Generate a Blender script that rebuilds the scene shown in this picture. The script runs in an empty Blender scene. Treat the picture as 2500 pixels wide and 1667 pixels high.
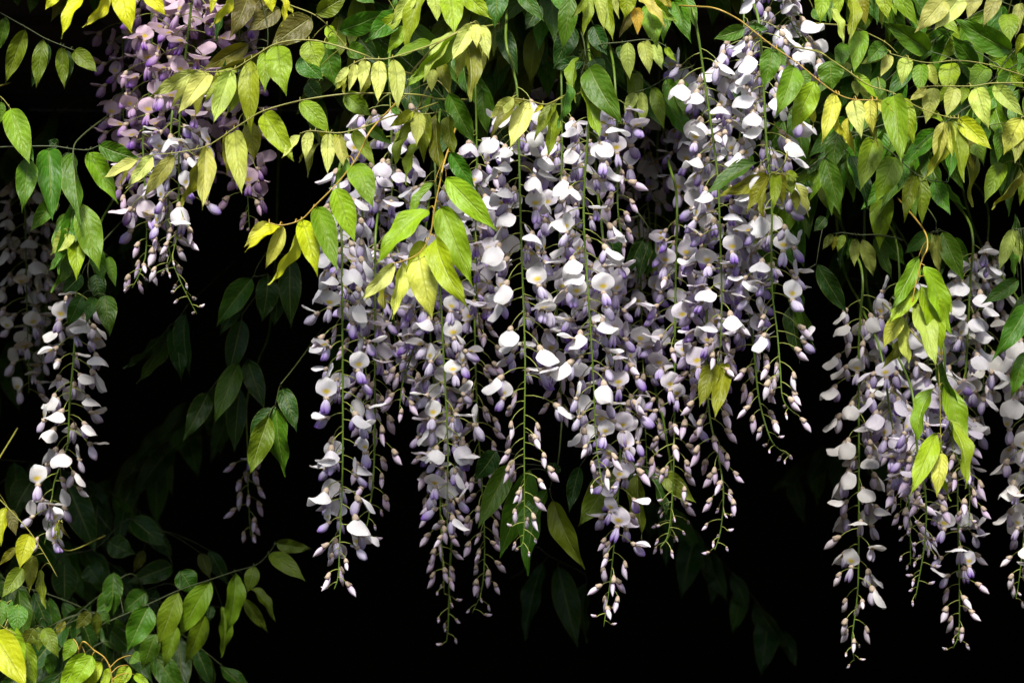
import bpy, bmesh, math, random
from mathutils import Vector, Matrix, Euler
R = math.radians
rnd = random.Random(7)
scene = bpy.context.scene
col = scene.collection

# ------------------------------------------------------------------ camera, sky, sun, exposure
CAM_Z, CAM_D, FRAME_W = 1.70, 3.0, 1.25          # metres: eye height, distance to the flower curtain, width of view there
cam_data = bpy.data.cameras.new('camera')
cam_data.sensor_width = 36.0
cam_data.lens = 36.0 * CAM_D / FRAME_W
cam_data.clip_start, cam_data.clip_end = 0.1, 200.0
cam_data.dof.use_dof = True
cam_data.dof.focus_distance = CAM_D
cam_data.dof.aperture_fstop = 9.0
cam = bpy.data.objects.new('camera', cam_data); col.objects.link(cam)
cam.location = (0, -CAM_D, CAM_Z); cam.rotation_euler = (R(90), 0, 0)
scene.camera = cam

SUN_EL, SUN_AZ = 56.0, -10.0                      # sun high above and behind the camera
world = bpy.data.worlds.new('World'); scene.world = world; world.use_nodes = True
nt = world.node_tree; bg = nt.nodes['Background']
sky = nt.nodes.new('ShaderNodeTexSky'); sky.sky_type = 'NISHITA'; sky.sun_disc = False
sky.sun_elevation = R(SUN_EL); sky.sun_rotation = R(180 + SUN_AZ); sky.air_density = 1.0; sky.dust_density = 3.0
nt.links.new(sky.outputs[0], bg.inputs[0]); bg.inputs[1].default_value = 0.05
sd = bpy.data.lights.new('sun', 'SUN'); sd.energy = 1.5; sd.angle = R(14); sd.color = (1.0, 0.965, 0.91)
sun = bpy.data.objects.new('sun', sd); col.objects.link(sun)
el, az = R(SUN_EL), R(SUN_AZ)
sdir = Vector((math.sin(az) * math.cos(el), -math.cos(az) * math.cos(el), math.sin(el)))
sun.rotation_euler = (-sdir).to_track_quat('-Z', 'Y').to_euler()
vs = scene.view_settings; vs.view_transform = 'Standard'; vs.look = 'None'; vs.gamma = 1; vs.exposure = 2.36
scene.cycles.use_denoising = True
scene.cycles.max_bounces = 8; scene.cycles.transparent_max_bounces = 4
scene.cycles.caustics_reflective = False; scene.cycles.caustics_refractive = False

def P(px, py, y=0.0):
    """photo pixel (2500 wide) at depth y metres behind the flower curtain -> world point"""
    k = FRAME_W / 2500.0 * (CAM_D + y) / CAM_D
    return Vector(((px - 1250) * k, y, CAM_Z + (833.5 - py) * k))
X0 = {'1': 0, '2': 600, '3': 1200, '4': 1800}; Y0 = {'1': 0, '2': 520, '3': 1107}
def DZ(d):
    return d if d < 0.08 else 0.08 + (d - 0.08) * 2.6
def crop(c, x, y):
    return X0[c[1]] + x / 2.8, Y0[c[0]] + y / 2.8

# ------------------------------------------------------------------ materials
def new_mat(name):
    m = bpy.data.materials.new(name); m.use_nodes = True
    n = m.node_tree.nodes; n.clear()
    return m, n, m.node_tree.links
def N(n, t, **kw):
    o = n.new(t)
    for k, v in kw.items(): setattr(o, k, v)
    return o
def math_node(n, l, op, a, b=None, clamp=False):
    o = N(n, 'ShaderNodeMath', operation=op); o.use_clamp = clamp
    for i, x in enumerate((a, b)):
        if x is None: continue
        if isinstance(x, (int, float)): o.inputs[i].default_value = x
        else: l.new(x, o.inputs[i])
    return o.outputs[0]
def mix_col(n, l, f, a, b, blend='MIX'):
    o = N(n, 'ShaderNodeMix', data_type='RGBA', blend_type=blend)
    for s, x in ((o.inputs[0], f), (o.inputs[6], a), (o.inputs[7], b)):
        if isinstance(x, (int, float)): s.default_value = x
        elif isinstance(x, tuple): s.default_value = (*x, 1)
        else: l.new(x, s)
    return o.outputs[2]

def leaf_material():
    m, n, l = new_mat('wisteria leaf')
    out = N(n, 'ShaderNodeOutputMaterial'); info = N(n, 'ShaderNodeObjectInfo')
    uv = N(n, 'ShaderNodeUVMap'); sep = N(n, 'ShaderNodeSeparateXYZ'); l.new(uv.outputs[0], sep.inputs[0])
    u, v = sep.outputs[0], sep.outputs[1]
    s = math_node(n, l, 'ABSOLUTE', math_node(n, l, 'MULTIPLY', math_node(n, l, 'SUBTRACT', v, 0.5), 2.0))
    # side veins: chevrons that sweep towards the tip
    nz = N(n, 'ShaderNodeTexNoise'); nz.inputs['Scale'].default_value = 3.0; l.new(uv.outputs[0], nz.inputs['Vector'])
    ph = math_node(n, l, 'SUBTRACT', math_node(n, l, 'MULTIPLY', u, 8.0), math_node(n, l, 'MULTIPLY', math_node(n, l, 'POWER', s, 1.25), 2.0))
    ph = math_node(n, l, 'ADD', ph, math_node(n, l, 'MULTIPLY', nz.outputs[0], 2.2))
    fr = math_node(n, l, 'FRACT', ph)
    tri = math_node(n, l, 'ABSOLUTE', math_node(n, l, 'SUBTRACT', fr, 0.5))           # 0.5 on the vein
    vein = math_node(n, l, 'MULTIPLY', math_node(n, l, 'SUBTRACT', tri, 0.43), 14.0, True)
    mid = math_node(n, l, 'SUBTRACT', 1.0, math_node(n, l, 'MULTIPLY', s, 13.0), True)
    edge = math_node(n, l, 'MULTIPLY', math_node(n, l, 'SUBTRACT', s, 0.9), 7.0, True)
    lines = math_node(n, l, 'MAXIMUM', mid, math_node(n, l, 'MULTIPLY', vein, 0.34))
    geo = N(n, 'ShaderNodeNewGeometry'); tc = N(n, 'ShaderNodeTexCoord')
    blot = N(n, 'ShaderNodeTexNoise'); blot.inputs['Scale'].default_value = 2.4; blot.inputs['Detail'].default_value = 5
    add = N(n, 'ShaderNodeVectorMath', operation='ADD'); l.new(tc.outputs['Object'], add.inputs[0])
    cmb = N(n, 'ShaderNodeCombineXYZ'); l.new(math_node(n, l, 'MULTIPLY', info.outputs['Random'], 40.0), cmb.inputs[0]); l.new(cmb.outputs[0], add.inputs[1])
    l.new(add.outputs[0], blot.inputs['Vector'])
    base = info.outputs['Color']
    hs = N(n, 'ShaderNodeHueSaturation')
    l.new(base, hs.inputs['Color'])
    l.new(math_node(n, l, 'ADD', 0.485, math_node(n, l, 'MULTIPLY', info.outputs['Random'], 0.03)), hs.inputs['Hue'])
    l.new(math_node(n, l, 'ADD', 0.62, math_node(n, l, 'MULTIPLY', blot.outputs[0], 0.76)), hs.inputs['Value'])
    c = mix_col(n, l, math_node(n, l, 'MULTIPLY', lines, 0.42), hs.outputs[0], (0.36, 0.40, 0.12))
    c = mix_col(n, l, math_node(n, l, 'MULTIPLY', edge, 0.35), c, (0.30, 0.34, 0.06))
    c = mix_col(n, l, math_node(n, l, 'MULTIPLY', geo.outputs['Backfacing'], 0.25), c, (0.24, 0.28, 0.14))
    # small brown flecks of wear
    fl = N(n, 'ShaderNodeTexNoise'); fl.inputs['Scale'].default_value = 16; l.new(add.outputs[0], fl.inputs['Vector'])
    c = mix_col(n, l, math_node(n, l, 'MULTIPLY', math_node(n, l, 'SUBTRACT', fl.outputs[0], 0.70), 8.0, True), c, (0.10, 0.07, 0.02))
    bs = N(n, 'ShaderNodeBsdfPrincipled'); l.new(c, bs.inputs['Base Color'])
    bs.inputs['Roughness'].default_value = 0.45; bs.inputs['Specular IOR Level'].default_value = 0.26
    quilt = math_node(n, l, 'SUBTRACT', math_node(n, l, 'MULTIPLY', math_node(n, l, 'SUBTRACT', 0.5, tri), 0.7), math_node(n, l, 'MULTIPLY', mid, 0.9))
    fine = N(n, 'ShaderNodeTexNoise'); fine.inputs['Scale'].default_value = 11; fine.inputs['Detail'].default_value = 3; l.new(tc.outputs['Object'], fine.inputs['Vector'])
    h = math_node(n, l, 'ADD', quilt, math_node(n, l, 'MULTIPLY', fine.outputs[0], 0.9))
    bp = N(n, 'ShaderNodeBump'); bp.inputs['Strength'].default_value = 0.6; bp.inputs['Distance'].default_value = 0.0016
    l.new(h, bp.inputs['Height']); l.new(bp.outputs[0], bs.inputs['Normal'])
    tr = N(n, 'ShaderNodeBsdfTranslucent'); l.new(mix_col(n, l, 0.8, c, (1.15, 1.1, 0.25), 'MULTIPLY'), tr.inputs[0])
    mx = N(n, 'ShaderNodeMixShader'); mx.inputs[0].default_value = 0.30
    l.new(bs.outputs[0], mx.inputs[1]); l.new(tr.outputs[0], mx.inputs[2]); l.new(mx.outputs[0], out.inputs[0])
    return m

def petal_material(name, keel):
    m, n, l = new_mat(name)
    out = N(n, 'ShaderNodeOutputMaterial'); info = N(n, 'ShaderNodeObjectInfo')
    uv = N(n, 'ShaderNodeUVMap'); sep = N(n, 'ShaderNodeSeparateXYZ'); l.new(uv.outputs[0], sep.inputs[0])
    u, v = sep.outputs[0], sep.outputs[1]
    s = math_node(n, l, 'ABSOLUTE', math_node(n, l, 'MULTIPLY', math_node(n, l, 'SUBTRACT', v, 0.5), 2.0))
    geo = N(n, 'ShaderNodeNewGeometry')
    tc = N(n, 'ShaderNodeTexCoord'); nz = N(n, 'ShaderNodeTexNoise'); nz.inputs['Scale'].default_value = 260; l.new(tc.outputs['Object'], nz.inputs['Vector'])
    if keel:
        f = math_node(n, l, 'MULTIPLY', math_node(n, l, 'POWER', u, 1.5), info.outputs['Alpha'])
        f = math_node(n, l, 'MULTIPLY', f, math_node(n, l, 'ADD', 0.75, math_node(n, l, 'MULTIPLY', info.outputs['Random'], 0.5)), True)
        pale = mix_col(n, l, 1.0, info.outputs['Color'], (0.80, 0.76, 0.92), 'MULTIPLY')
        c = mix_col(n, l, f, pale, mix_col(n, l, 1.0, info.outputs['Color'], (0.36, 0.19, 0.76), 'MULTIPLY'))
    else:
        # yellow eye on the inner face near the claw, lilac flush towards the rim on the outer face
        eye = math_node(n, l, 'SUBTRACT', 1.0, math_node(n, l, 'MULTIPLY', math_node(n, l, 'ABSOLUTE', math_node(n, l, 'SUBTRACT', u, 0.30)), 5.5), True)
        eye = math_node(n, l, 'MULTIPLY', eye, math_node(n, l, 'SUBTRACT', 1.0, math_node(n, l, 'MULTIPLY', s, 1.9), True))
        eye = math_node(n, l, 'MULTIPLY', eye, math_node(n, l, 'SUBTRACT', 1.0, geo.outputs['Backfacing']))
        fl = math_node(n, l, 'MULTIPLY', math_node(n, l, 'SUBTRACT', 1.0, u), math_node(n, l, 'MULTIPLY', info.outputs['Alpha'], 0.20))
        c = mix_col(n, l, fl, info.outputs['Color'], (0.52, 0.42, 0.72))
        c = mix_col(n, l, math_node(n, l, 'MULTIPLY', eye, 1.6, True), c, (0.62, 0.47, 0.04))
    wv = math_node(n, l, 'SINE', math_node(n, l, 'MULTIPLY', v, 70.0))
    h = math_node(n, l, 'ADD', math_node(n, l, 'MULTIPLY', wv, 0.16), nz.outputs[0])
    bp = N(n, 'ShaderNodeBump'); bp.inputs['Strength'].default_value = 0.35; bp.inputs['Distance'].default_value = 0.0008
    l.new(h, bp.inputs['Height'])
    bs = N(n, 'ShaderNodeBsdfPrincipled'); l.new(c, bs.inputs['Base Color']); bs.inputs['Roughness'].default_value = 0.6
    bs.inputs['Specular IOR Level'].default_value = 0.25; l.new(bp.outputs[0], bs.inputs['Normal'])
    tr = N(n, 'ShaderNodeBsdfTranslucent'); l.new(c, tr.inputs[0])
    mx = N(n, 'ShaderNodeMixShader'); mx.inputs[0].default_value = 0.34
    l.new(bs.outputs[0], mx.inputs[1]); l.new(tr.outputs[0], mx.inputs[2]); l.new(mx.outputs[0], out.inputs[0])
    return m

def bud_material():
    m, n, l = new_mat('bud petal')
    out = N(n, 'ShaderNodeOutputMaterial'); info = N(n, 'ShaderNodeObjectInfo')
    uv = N(n, 'ShaderNodeUVMap'); sep = N(n, 'ShaderNodeSeparateXYZ'); l.new(uv.outputs[0], sep.inputs[0])
    u = sep.outputs[0]
    f = math_node(n, l, 'MULTIPLY', math_node(n, l, 'SUBTRACT', 1.0, u), info.outputs['Alpha'])
    c = mix_col(n, l, math_node(n, l, 'MULTIPLY', f, 0.75), info.outputs['Color'], (0.40, 0.24, 0.42))
    bs = N(n, 'ShaderNodeBsdfPrincipled'); l.new(c, bs.inputs['Base Color']); bs.inputs['Roughness'].default_value = 0.55
    bs.inputs['Specular IOR Level'].default_value = 0.3
    tr = N(n, 'ShaderNodeBsdfTranslucent'); l.new(c, tr.inputs[0])
    mx = N(n, 'ShaderNodeMixShader'); mx.inputs[0].default_value = 0.15
    l.new(bs.outputs[0], mx.inputs[1]); l.new(tr.outputs[0], mx.inputs[2]); l.new(mx.outputs[0], out.inputs[0])
    return m

def plain(name, c0, c1, scale=60, rough=0.6, bump=0.3):
    m, n, l = new_mat(name)
    out = N(n, 'ShaderNodeOutputMaterial'); tc = N(n, 'ShaderNodeTexCoord')
    nz = N(n, 'ShaderNodeTexNoise'); nz.inputs['Scale'].default_value = scale; nz.inputs['Detail'].default_value = 6
    l.new(tc.outputs['Object'], nz.inputs['Vector'])
    c = mix_col(n, l, nz.outputs[0], c0, c1)
    bs = N(n, 'ShaderNodeBsdfPrincipled'); l.new(c, bs.inputs['Base Color']); bs.inputs['Roughness'].default_value = rough
    bp = N(n, 'ShaderNodeBump'); bp.inputs['Strength'].default_value = bump; bp.inputs['Distance'].default_value = 0.003
    l.new(nz.outputs[0], bp.inputs['Height']); l.new(bp.outputs[0], bs.inputs['Normal']); l.new(bs.outputs[0], out.inputs[0])
    return m

M = dict(leaf=leaf_material(), banner=petal_material('banner petal', False), keel=petal_material('keel petal', True), bud=bud_material(),
         stem=plain('green flower stem', (0.05, 0.11, 0.008), (0.12, 0.18, 0.014), 90, 0.5),
         pedicel=plain('green flower stalk', (0.13, 0.18, 0.02), (0.24, 0.25, 0.045), 200, 0.55),
         calyx=plain('downy calyx', (0.26, 0.17, 0.16), (0.42, 0.36, 0.22), 400, 0.75),
         rachis=plain('yellow green leaf stalk', (0.15, 0.18, 0.02), (0.26, 0.22, 0.04), 80, 0.5),
         rachis_amber=plain('amber leaf stalk', (0.40, 0.22, 0.03), (0.34, 0.26, 0.04), 80, 0.45),
         rachis_dark=plain('dark green leaf stalk', (0.022, 0.04, 0.006), (0.05, 0.06, 0.01), 80, 0.6),
         bark=plain('vine bark', (0.06, 0.045, 0.03), (0.12, 0.09, 0.06), 40, 0.85, 1.0),
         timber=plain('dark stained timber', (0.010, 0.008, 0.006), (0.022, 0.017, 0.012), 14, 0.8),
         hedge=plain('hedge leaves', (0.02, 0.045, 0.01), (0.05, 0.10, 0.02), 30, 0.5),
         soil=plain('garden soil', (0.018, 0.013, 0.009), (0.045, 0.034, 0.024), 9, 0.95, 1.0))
TINT = dict(  # banner colour and how strongly the keel is coloured
    W=(0.70, 0.69, 0.685, 0.68), w=(0.67, 0.65, 0.615, 0.35), V=(0.70, 0.665, 0.715, 0.92), L=(0.64, 0.585, 0.65, 0.65),
    M=(0.57, 0.42, 0.49, 1.0), c=(0.74, 0.72, 0.64, 0.30))
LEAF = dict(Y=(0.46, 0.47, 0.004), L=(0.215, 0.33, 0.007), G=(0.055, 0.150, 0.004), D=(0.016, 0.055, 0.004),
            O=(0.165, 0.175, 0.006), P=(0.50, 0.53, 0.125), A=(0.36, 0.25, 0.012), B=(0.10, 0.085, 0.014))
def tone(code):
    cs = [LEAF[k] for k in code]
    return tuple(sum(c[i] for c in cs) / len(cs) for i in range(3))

# ------------------------------------------------------------------ mesh helpers
class MB:
    def __init__(s): s.v, s.f, s.uv, s.mi, s.mats = [], [], [], [], []
    def slot(s, m):
        if m not in s.mats: s.mats.append(m)
        return s.mats.index(m)
    def grid(s, pts, uvs, nu, nv, mat, wrap=False):
        """pts row-major nu x nv"""
        o = len(s.v); s.v += [tuple(p) for p in pts]; s.uv += uvs; k = s.slot(mat)
        for i in range(nu - 1):
            for j in range(nv if wrap else nv - 1):
                j2 = (j + 1) % nv
                s.f.append((o + i * nv + j, o + (i + 1) * nv + j, o + (i + 1) * nv + j2, o + i * nv + j2)); s.mi.append(k)
    def loft(s, path, radii, mat, sides=6, flat=1.0, cap=True):
        """tube along path; radii per point; flat squeezes it along the frame's side axis"""
        n = len(path); pts, uvs = [], []
        up = Vector((0, 1, 0))
        for i in range(n):
            d = (path[min(i + 1, n - 1)] - path[max(i - 1, 0)]).normalized()
            a = d.cross(up)
            if a.length < 1e-4: a = d.cross(Vector((1, 0, 0)))
            a.normalize(); b = d.cross(a).normalized()
            for j in range(sides):
                t = 2 * math.pi * j / sides
                pts.append(path[i] + (a * math.cos(t) + b * math.sin(t) * flat) * radii[i]); uvs.append((i / (n - 1), j / sides))
        o = len(s.v); s.grid(pts, uvs, n, sides, mat, True)
        if cap:
            k = s.slot(mat)
            s.f.append(tuple(o + j for j in range(sides))); s.mi.append(k)
            s.f.append(tuple(o + (n - 1) * sides + j for j in reversed(range(sides)))); s.mi.append(k)
    def box(s, lo, hi, mat):
        o = len(s.v); k = s.slot(mat)
        for z in (lo[2], hi[2]):
            for x, y in ((lo[0], lo[1]), (hi[0], lo[1]), (hi[0], hi[1]), (lo[0], hi[1])): s.v.append((x, y, z)); s.uv.append((x, y))
        for q in ((3, 2, 1, 0), (4, 5, 6, 7), (0, 1, 5, 4), (1, 2, 6, 5), (2, 3, 7, 6), (3, 0, 4, 7)):
            s.f.append(tuple(o + i for i in q)); s.mi.append(k)
    def mesh(s, name, smooth=True):
        me = bpy.data.meshes.new(name); me.from_pydata(s.v, [], s.f)
        for m in s.mats: me.materials.append(m)
        me.polygons.foreach_set('material_index', s.mi)
        if smooth: me.polygons.foreach_set('use_smooth', [True] * len(s.f))
        lay = me.uv_layers.new(name='UVMap')
        buf = [0.0] * (2 * len(me.loops))
        for i, lp in enumerate(me.loops): buf[2 * i], buf[2 * i + 1] = s.uv[lp.vertex_index]
        lay.data.foreach_set('uv', buf); me.update()
        return me
def link(name, data, parent=None, mat=None):
    o = bpy.data.objects.new(name, data); col.objects.link(o)
    if parent: o.parent = parent
    if mat is not None: o.matrix_local = mat
    return o
def tag(o, label, cat, group=None, kind=None):
    if label: o['label'] = label
    if cat: o['category'] = cat
    if group: o['group'] = group
    if kind: o['kind'] = kind
    return o
def smooth_path(pts, per=8):
    if len(pts) < 3:
        a, b = pts[0], pts[-1]; return [a.lerp(b, i / per) for i in range(per + 1)]
    q = [pts[0] * 2 - pts[1]] + pts + [pts[-1] * 2 - pts[-2]]; out = []
    for i in range(1, len(q) - 2):
        for k in range(per):
            t = k / per; a, b, c, d = q[i - 1], q[i], q[i + 1], q[i + 2]
            out.append(0.5 * ((2 * b) + (c - a) * t + (2 * a - 5 * b + 4 * c - d) * t * t + (3 * b - a - 3 * c + d) * t ** 3))
    out.append(pts[-1]); return out

# ------------------------------------------------------------------ the setting: soil, added light-blocking arbour
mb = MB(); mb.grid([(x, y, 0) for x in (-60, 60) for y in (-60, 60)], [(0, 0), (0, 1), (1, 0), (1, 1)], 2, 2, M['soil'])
tag(link('ground', mb.mesh('ground')), 'dark bare garden soil under the vine', None, kind='structure')
arb = tag(link('shade_arbour', None), 'dark timber arbour added to block light behind the flowers', 'shade_arbour'); arb.location = (0, 0.0, 0)
def board(lo, hi, name):
    b = MB(); b.box(lo, hi, M['timber']); link(name, b.mesh(name, False), arb)
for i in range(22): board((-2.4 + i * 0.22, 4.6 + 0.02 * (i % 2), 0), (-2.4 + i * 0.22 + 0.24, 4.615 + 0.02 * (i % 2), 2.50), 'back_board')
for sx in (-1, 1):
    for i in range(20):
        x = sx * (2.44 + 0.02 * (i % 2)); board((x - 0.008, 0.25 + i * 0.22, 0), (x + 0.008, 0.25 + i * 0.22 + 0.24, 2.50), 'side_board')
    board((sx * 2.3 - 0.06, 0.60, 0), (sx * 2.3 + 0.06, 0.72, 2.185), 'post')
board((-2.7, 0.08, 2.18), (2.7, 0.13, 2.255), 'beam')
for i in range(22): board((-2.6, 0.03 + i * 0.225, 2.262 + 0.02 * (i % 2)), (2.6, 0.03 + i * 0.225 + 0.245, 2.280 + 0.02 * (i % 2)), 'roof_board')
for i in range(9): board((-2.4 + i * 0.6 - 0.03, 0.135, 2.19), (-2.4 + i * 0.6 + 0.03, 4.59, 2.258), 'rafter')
# unseen hedge added behind the camera to block low sky light
hg = tag(link('shade_hedge', None), 'tall clipped evergreen hedge added out of view to block low sky light', 'hedge'); hg.location = (0, -6.5, 0)
b = MB(); hr = random.Random(3)
b.box((-9, -0.5, 0), (9, 0.5, 4.6), M['hedge']); link('hedge_body', b.mesh('hedge_body', False), hg)
b = MB()
for i in range(9000):
    c = Vector((hr.uniform(-9, 9), 0.5 + hr.uniform(0, 0.10), hr.uniform(0.02, 4.62))); a = Vector((hr.gauss(0, 1), hr.gauss(0, 1), hr.gauss(0, 1))).normalized() * 0.05
    e = a.cross(Vector((hr.gauss(0, 1), hr.gauss(0, 1), hr.gauss(0, 1)))).normalized() * 0.02; o = len(b.v)
    b.v += [tuple(c - a), tuple(c + e), tuple(c + a), tuple(c - e)]; b.uv += [(0, .5), (.5, 1), (1, .5), (.5, 0)]; b.f.append((o, o + 1, o + 2, o + 3)); b.mi.append(b.slot(M['hedge']))
lf = link('foliage', b.mesh('foliage', False), hg); lf['kind'] = 'stuff'

# ------------------------------------------------------------------ leaflets
def leaf_mesh(seed):
    r = random.Random(100 + seed); nu, nv = 19, 9
    bow, fold, wav, ph, curl = r.uniform(0.02, 0.13), r.uniform(0.10, 0.42), r.uniform(0.012, 0.040), r.uniform(0, 6.3), r.uniform(-0.06, 0.14)
    sway, pk = r.uniform(-0.05, 0.05), r.uniform(0.62, 0.8)
    pts, uvs = [], []
    for i in range(nu):
        u = i / (nu - 1)
        w = (u ** pk) * ((1 - u) ** 1.2) / 0.284
        w = w * (1.0 if u < 0.72 else 1.0 - 1.3 * (u - 0.72)) * 0.5
        if u > 0.985: w = 0.004
        for j in range(nv):
            v = -1 + 2 * j / (nv - 1)
            y = v * w
            z = bow * 4 * u * (1 - u) + fold * abs(v) ** 1.2 * w * (0.9 - 0.9 * u) + wav * math.sin(u * 15 + ph + (1.4 if v > 0 else 0)) * abs(v) ** 1.5
            z += (0.0055 + 0.004 * math.sin(u * 7 + ph)) * math.sin(2 * math.pi * (u * 7 - abs(v) ** 1.25 * 1.8) + 1.2 * math.sin(5 * u + ph) + (0.9 if v > 0 else 0)) * min(1, abs(v) * 3) * (1 - abs(v) ** 4)
            z += curl * (u ** 3) * (1 - u) * -2.0
            pts.append((u, y + sway * 4 * u * (1 - u), z)); uvs.append((u, 0.5 + v * 0.5))
    m = MB(); m.grid(pts, uvs, nu, nv, M['leaf'])
    return m.mesh('leaflet')
LEAVES = [leaf_mesh(i) for i in range(16)]

def add_leaflet(root, p0, p1, width, tn, r, roll_sign=None):
    """p0, p1 world; width = apparent width in metres"""
    d = p1 - p0; L = d.length; X = d / L
    view = (Vector((0, -CAM_D, CAM_Z)) - p0).normalized()
    app = (d - view * d.dot(view)).length
    tw = max(width, 0.33 * app)
    roll = math.acos(max(0.12, min(1, width / tw))) * (roll_sign or r.choice((-1, 1))) + r.uniform(-0.18, 0.18)
    Z = (view - X * view.dot(X)).normalized(); Y = Z.cross(X)
    c, s = math.cos(roll), math.sin(roll)
    Y, Z = Y * c + Z * s, Z * c - Y * s
    mt = Matrix(((X.x * L, Y.x * tw, Z.x * L, p0.x), (X.y * L, Y.y * tw, Z.y * L, p0.y), (X.z * L, Y.z * tw, Z.z * L, p0.z), (0, 0, 0, 1)))
    o = link('leaflet', r.choice(LEAVES), root, Matrix.Translation(-root.location) @ mt)
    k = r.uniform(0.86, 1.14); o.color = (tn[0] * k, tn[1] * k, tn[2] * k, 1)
    return o

def spray(label, depth, rach, leaves, rmat='rachis', c=None, group=None, seed=0, rad=0.0009, toward=(-0.45, 0.1)):
    """rach: list of (x, y) crop or photo pixels; leaves: (bx, by, tx, ty, w, tone)"""
    r = random.Random(hash((label, seed)) % 10007 if False else sum(map(ord, label)) + seed)
    if depth < 0.08: toward = (toward[0] - 0.25, toward[1] - 0.15)
    depth = DZ(depth)
    cv = (lambda x, y: crop(c, x, y)) if c else (lambda x, y: (x, y))
    k = 1 / 2.8 if c else 1.0
    pr = [P(*cv(*q), depth) for q in rach]
    root = link('wisteria_leaf', None); root.location = pr[0]
    tag(root, label, 'compound leaf', group)
    d0 = (pr[0] - pr[1]).normalized()
    back = [pr[0] + d0 * 0.05 + Vector((0, 0.34, 0.03)), pr[0] + d0 * 0.022 + Vector((0, 0.08, 0.004))]
    if pr[0].z < 1.40: back = [Vector((p.x, p.y, 2 * pr[0].z - p.z - 0.03)) for p in back]
    path = smooth_path(back + pr, 6); m = MB(); off = pr[0]
    m.loft([p - off for p in path], [rad * (1.25 - 0.7 * i / (len(path) - 1)) for i in range(len(path))], M[rmat], 6)
    sc = FRAME_W / 2500 * (CAM_D + depth) / CAM_D * k
    for i, lf in enumerate(leaves):
        bx, by, tx, ty, w, tn = lf
        dd = depth + r.uniform(-0.010, 0.012) + 0.0050 * i
        p0 = P(*cv(bx, by), dd); ap = math.hypot(tx - bx, ty - by) * sc
        p1 = P(*cv(tx, ty), dd + r.uniform(*toward) * ap)
        near = min(path, key=lambda q: (q - p0).length)
        gap = (near - p0).length
        if gap > 0.0015:
            q1 = near.lerp(p0, 0.35) + Vector((0, 0, min(0.004, gap * 0.18))); q2 = near.lerp(p0, 0.75) + Vector((0, 0, min(0.003, gap * 0.12)))
            m.loft([p - off for p in smooth_path([near, q1, q2, p0], 3)], [rad * 0.62] * 10, M[rmat], 5)
        add_leaflet(root, p0, p1, w * sc, tone(tn), r)
    st = link('leaf_stalk', m.mesh('leaf_stalk'), root)
    return root

# ------------------------------------------------------------------ flowers
def banner_geo(m, a, bend, fold, W, Ln, yaw, off, r, puff=0.0):
    nu, nv = 9, 7; pts, uvs = [], []; x = z = 0.0; step = Ln / (nu - 1)
    rz = Matrix.Rotation(yaw, 3, 'Z'); tw = r.uniform(-0.25, 0.25); rip = r.uniform(0, 6.3)
    for i in range(nu):
        u = i / (nu - 1); ang = a + bend * (u - 0.35)
        if i: x += math.cos(ang) * step; z += math.sin(ang) * step
        half = 0.5 * W * math.sqrt(max(0.012, 1 - (2 * u ** 0.92 - 1) ** 2)) * min(1, 0.45 + 2.2 * u)
        nrm = Vector((math.sin(ang), 0, -math.cos(ang)))
        for j in range(nv):
            v = -1 + 2 * j / (nv - 1)
            y = -half * v * (1 - 0.28 * abs(fold) * v * v)
            lift = fold * half * v * v + 0.10 * half * math.sin(3.4 * v + 5 * u + rip) * (0.4 + u) + tw * half * v * u * 0.5
            if abs(v) < 0.2: lift += 0.0006
            lift -= puff * math.sin(math.pi * min(1, 0.12 + 0.9 * u) ** 0.8) ** 0.8
            p = Vector((x, y, z)) + nrm * lift
            pts.append(rz @ p + off); uvs.append((u, 0.5 + v * 0.5))
    m.grid(pts, uvs, nu, nv, M['banner'])
def keel_geo(m, ang, Ln, yaw, off, r, spread=0.0021):
    rz = Matrix.Rotation(yaw, 3, 'Z')
    for s in (-1, 1):
        n = 7; path, rad = [], []; x = z = 0.0
        for i in range(n):
            u = i / (n - 1); g = ang + 0.5 * (u - 0.3)
            if i: x += math.cos(g) * Ln / (n - 1); z += math.sin(g) * Ln / (n - 1)
            path.append(rz @ Vector((x, s * spread * (0.35 + u * 0.9), z)) + off)
            rad.append((0.0012, 0.0022, 0.0031, 0.0036, 0.0035, 0.0026, 0.0008)[i] * Ln / 0.0135)
        m.loft(path, rad, M['keel'], 7, 0.50)
def calyx_geo(m, ang, yaw, r, Ln=0.0055, rad=0.0026):
    rz = Matrix.Rotation(yaw, 3, 'Z'); d = Vector((math.cos(ang), 0, math.sin(ang)))
    m.loft([rz @ (d * Ln * t) for t in (0, 0.3, 0.65, 1.0)], [rad * k for k in (0.4, 0.85, 1.0, 1.12)], M['calyx'], 7)
    return rz @ (d * Ln * 0.75)
def ped_geo(m, L):
    E = Vector((L * 0.90, 0, -L * 0.40))
    m.loft([Vector((0, 0, 0)), Vector((L * 0.30, 0, -L * 0.05)), Vector((L * 0.63, 0, -L * 0.19)), E], [0.0007, 0.00055, 0.0005, 0.0007], M['pedicel'], 5)
    return E
def shift(m, n0, E):
    for i in range(n0, len(m.v)): m.v[i] = (m.v[i][0] + E.x, m.v[i][1] + E.y, m.v[i][2] + E.z)

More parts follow.
